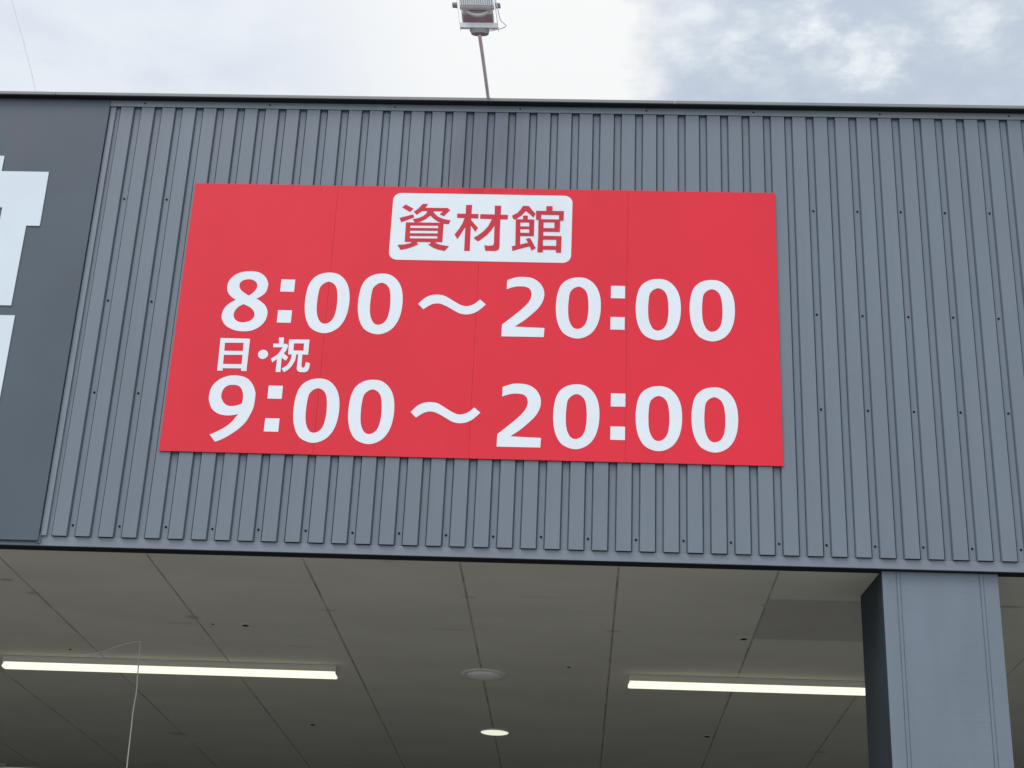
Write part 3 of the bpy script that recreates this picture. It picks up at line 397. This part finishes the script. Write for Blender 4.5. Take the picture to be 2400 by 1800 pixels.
def downlight(name, label, x, y, ro, ri, lit):
    t = thing(name, label, 'ceiling light', (x, y, ZS))
    bm = bmesh.new(); n = 48
    prof_ = [(ro, 0), (ro - .004, -.008), (ri + .006, -.010), (ri, -.004)]
    rings = [[bm.verts.new((x + r * math.cos(2 * math.pi * i / n), y + r * math.sin(2 * math.pi * i / n), ZS + z)) for i in range(n)] for r, z in prof_]
    for a_, b_ in zip(rings, rings[1:]):
        for i in range(n): bm.faces.new((a_[i], a_[(i + 1) % n], b_[(i + 1) % n], b_[i]))
    obj('ring', bm, 'ring', t, True)
    bm = bmesh.new()
    if lit: cyl(bm, (x, y, ZS - .003), (x, y, ZS - .007), ri + .0035, ri, 48)
    else:
        prev = None
        for j in range(7):
            a_ = j / 6 * math.pi / 2; r = ri * math.cos(a_) + 1e-4; z = -.004 - .030 * math.sin(a_)
            ring = [bm.verts.new((x + r * math.cos(2 * math.pi * i / n), y + r * math.sin(2 * math.pi * i / n), ZS + z)) for i in range(n)]
            if prev:
                for i in range(n): bm.faces.new((prev[i], prev[(i + 1) % n], ring[(i + 1) % n], ring[i]))
            prev = ring
        bm.faces.new(prev)
    obj('cover', bm, 'downlit' if lit else 'frost', t, not lit)
    return t
downlight('round_ceiling_light', 'large round unlit ceiling light with a pale ring, in line with the red sign', -.018, 2.752, .165, .122, False)
downlight('downlight', 'small round lit downlight farther under the canopy', -.02, 4.722, .126, .114, True)

# sockets left in the soffit
GS = 'small dark sockets in the canopy soffit'
def socket(label, x, y, r, ring):
    t = thing('ceiling_socket', label, 'ceiling fitting', (x, y, ZS), GS)
    bm = bmesh.new(); cyl(bm, (x, y, ZS - .0045), (x, y, ZS - .0015), r, r, 20); obj('opening', bm, 'hole', t)
    if ring:
        bm = bmesh.new(); cyl(bm, (x, y, ZS - .0030), (x, y, ZS - .0002), r * 1.9, r * 2.1, 24); obj('collar', bm, 'soffit', t)
    return t
socket('dark ringed socket between the left tube light and the fascia', -1.54, 1.609, .021, True)
socket('dark ringed socket deep in the canopy left of the lit downlight', -1.537, 4.667, .024, True)
socket('dark ringed socket in front of the right tube light', 1.737, 1.583, .021, True)
socket('dark ringed socket deep in the canopy behind the right tube light', 1.735, 4.63, .024, True)
socket('small bare hole right of the round unlit ceiling light', .598, 2.464, .011, False)
socket('tiny bare hole just left of a ringed socket near the fascia', -1.758, 1.601, .008, False)
socket('tiny bare hole above the left end of the left tube light', -2.939, 2.385, .009, False)

# hanging cable
cb = thing('hanging_cable', 'thin white cable hanging from the soffit in front of the left tube light', 'cable', (-2.36, 2.08, ZS))
bm = bmesh.new(); tube(bm, [(-2.361, 2.08, ZS - .002), (-2.352, 2.08, ZS - .134), (-2.347, 2.08, ZS - .247), (-2.340, 2.08, ZS - .356), (-2.345, 2.08, ZS - .487), (-2.342, 2.08, ZS - .589), (-2.340, 2.08, ZS - .718), (-2.336, 2.08, ZS - .874), (-2.33, 2.08, ZS - 1.2), (-2.335, 2.08, ZS - 1.6), (-2.33, 2.08, ZS - 2.1)], .0042)
obj('drop', bm, 'cable', cb, True)
bm = bmesh.new(); tube(bm, [(-2.361, 2.08, ZS - .006), (-2.43, 2.10, ZS - .012), (-2.55, 2.19, ZS - .020), (-2.66, 2.30, ZS - .028), (-2.78, 2.42, ZS - .016), (-2.86, 2.50, ZS - .006)], .0035)
obj('surface_run', bm, 'cable', cb, True)

# overhead wire
bm = bmesh.new(); tube(bm, [(-3.010, .3, Z0 + .64), (-3.089, .3, Z0 + .905), (-3.225, .3, Z0 + 1.27), (-3.369, .3, Z0 + 1.631), (-3.85, .3, Z0 + 2.9), (-4.4, .3, Z0 + 4.2)], .0027, 6, 4)
tag(obj('overhead_wire', bm, 'wire'), 'thin pale wire rising above the coping at the far left', 'wire')

# ---------------------------------------------------------------- floodlight on its arm
fl = thing('floodlight', 'grey floodlight on a thin arm reaching out over the top of the fascia', 'floodlight', (0, 0, Z0 + .64))
bm = bmesh.new(); tube(bm, [(.012, .16, Z0 + .655), (.006, .0, Z0 + .658), (.000, -.25, Z0 + .652), (-.006, -.5, Z0 + .640), (-.012, -.745, Z0 + .622)], .0112, 14, 6); obj('arm', bm, 'pole', fl, True)
bm = bmesh.new(); box(bm, -.03, .05, .10, .20, Z0 + .641, Z0 + .650, .002); obj('foot_plate', bm, 'flood', fl)
FR = Matrix.Translation((-.014, -.75, Z0 + .655)) @ Matrix(((1, 0, -.155, 0), (0, 1, 0, 0), (0, 0, 1, 0), (0, 0, 0, 1)))   # the head leans to the left
def fobj(name, bm, m, parent=fl, smooth=False):
    bm.transform(FR); return obj(name, bm, m, parent, smooth)
def ell(p0, p1, r0, r1, ky, n=32):
    b2 = bmesh.new(); cyl(b2, p0, p1, r0, r1, n)
    for v in b2.verts: v.co.y *= ky
    return b2
bm = ell((0, 0, -.030), (0, 0, -.001), .052, .060, .42); fobj('mounting_boss', bm, 'flooddark')
bm = bmesh.new(); box(bm, -.113, .113, -.026, -.022, 0, .036, .0015); box(bm, -.113, .113, -.0215, -.006, 0, .004, .001)
for q_ in (-1, 1): box(bm, q_ * .1145 - .0012, q_ * .1145 + .0012, -.026, .014, 0, .205, .0006)
br = fobj('bracket', bm, 'flood')
for xx, zz, r_ in ((-.033, .022, .0055), (.030, .023, .0055), (0, .014, .010)):
    bm = bmesh.new(); cyl(bm, (xx, -.0272, zz), (xx, -.0264, zz), r_, r_, 16); o = fobj('bolt_hole', bm, 'hole', br); o.matrix_parent_inverse = PINV['floodlight']
for q_ in (-1, 1):
    bm = bmesh.new(); cyl(bm, (q_ * .1165, -.004, .178), (q_ * .146, -.004, .178), .018, .016, 24); fobj('pivot_knob', bm, 'flooddark')
hb = bmesh.new(); box(hb, -.096, .096, -.050, .052, .084, .150, .006); fobj('housing', hb, 'flood')
bm = bmesh.new(); box(bm, -.084, .084, -.046, .046, .078, .0838, .002); fobj('glass', bm, 'floodglass')
bm = bmesh.new(); cyl(bm, (0, -.0505, .152), (0, -.066, .152), .094, .094, 48); fobj('reflector_dish', bm, 'flood', fl)
bm = bmesh.new(); cyl(bm, (0, -.0665, .152), (0, -.069, .152), .080, .074, 48); fobj('lamp_back', bm, 'flooddark')
bm = bmesh.new(); box(bm, -.104, .104, -.098, -.070, .094, .300, .003)
for i in range(16):
    xx = -.100 + i * .0130; box(bm, xx, xx + .005, -.116, -.0985, .098, .297)
fobj('heat_sink', bm, 'flood')
bm = bmesh.new(); tube(bm, [(.112, -.06, .25), (.122, -.045, .16), (.128, -.04, .10), (.134, -.03, .055), (.158, -.03, .022), (.160, -.03, .008), (.12, -.03, -.012), (.058, -.02, -.020)], .0032, 8, 5); fobj('supply_lead', bm, 'flood', fl, True)
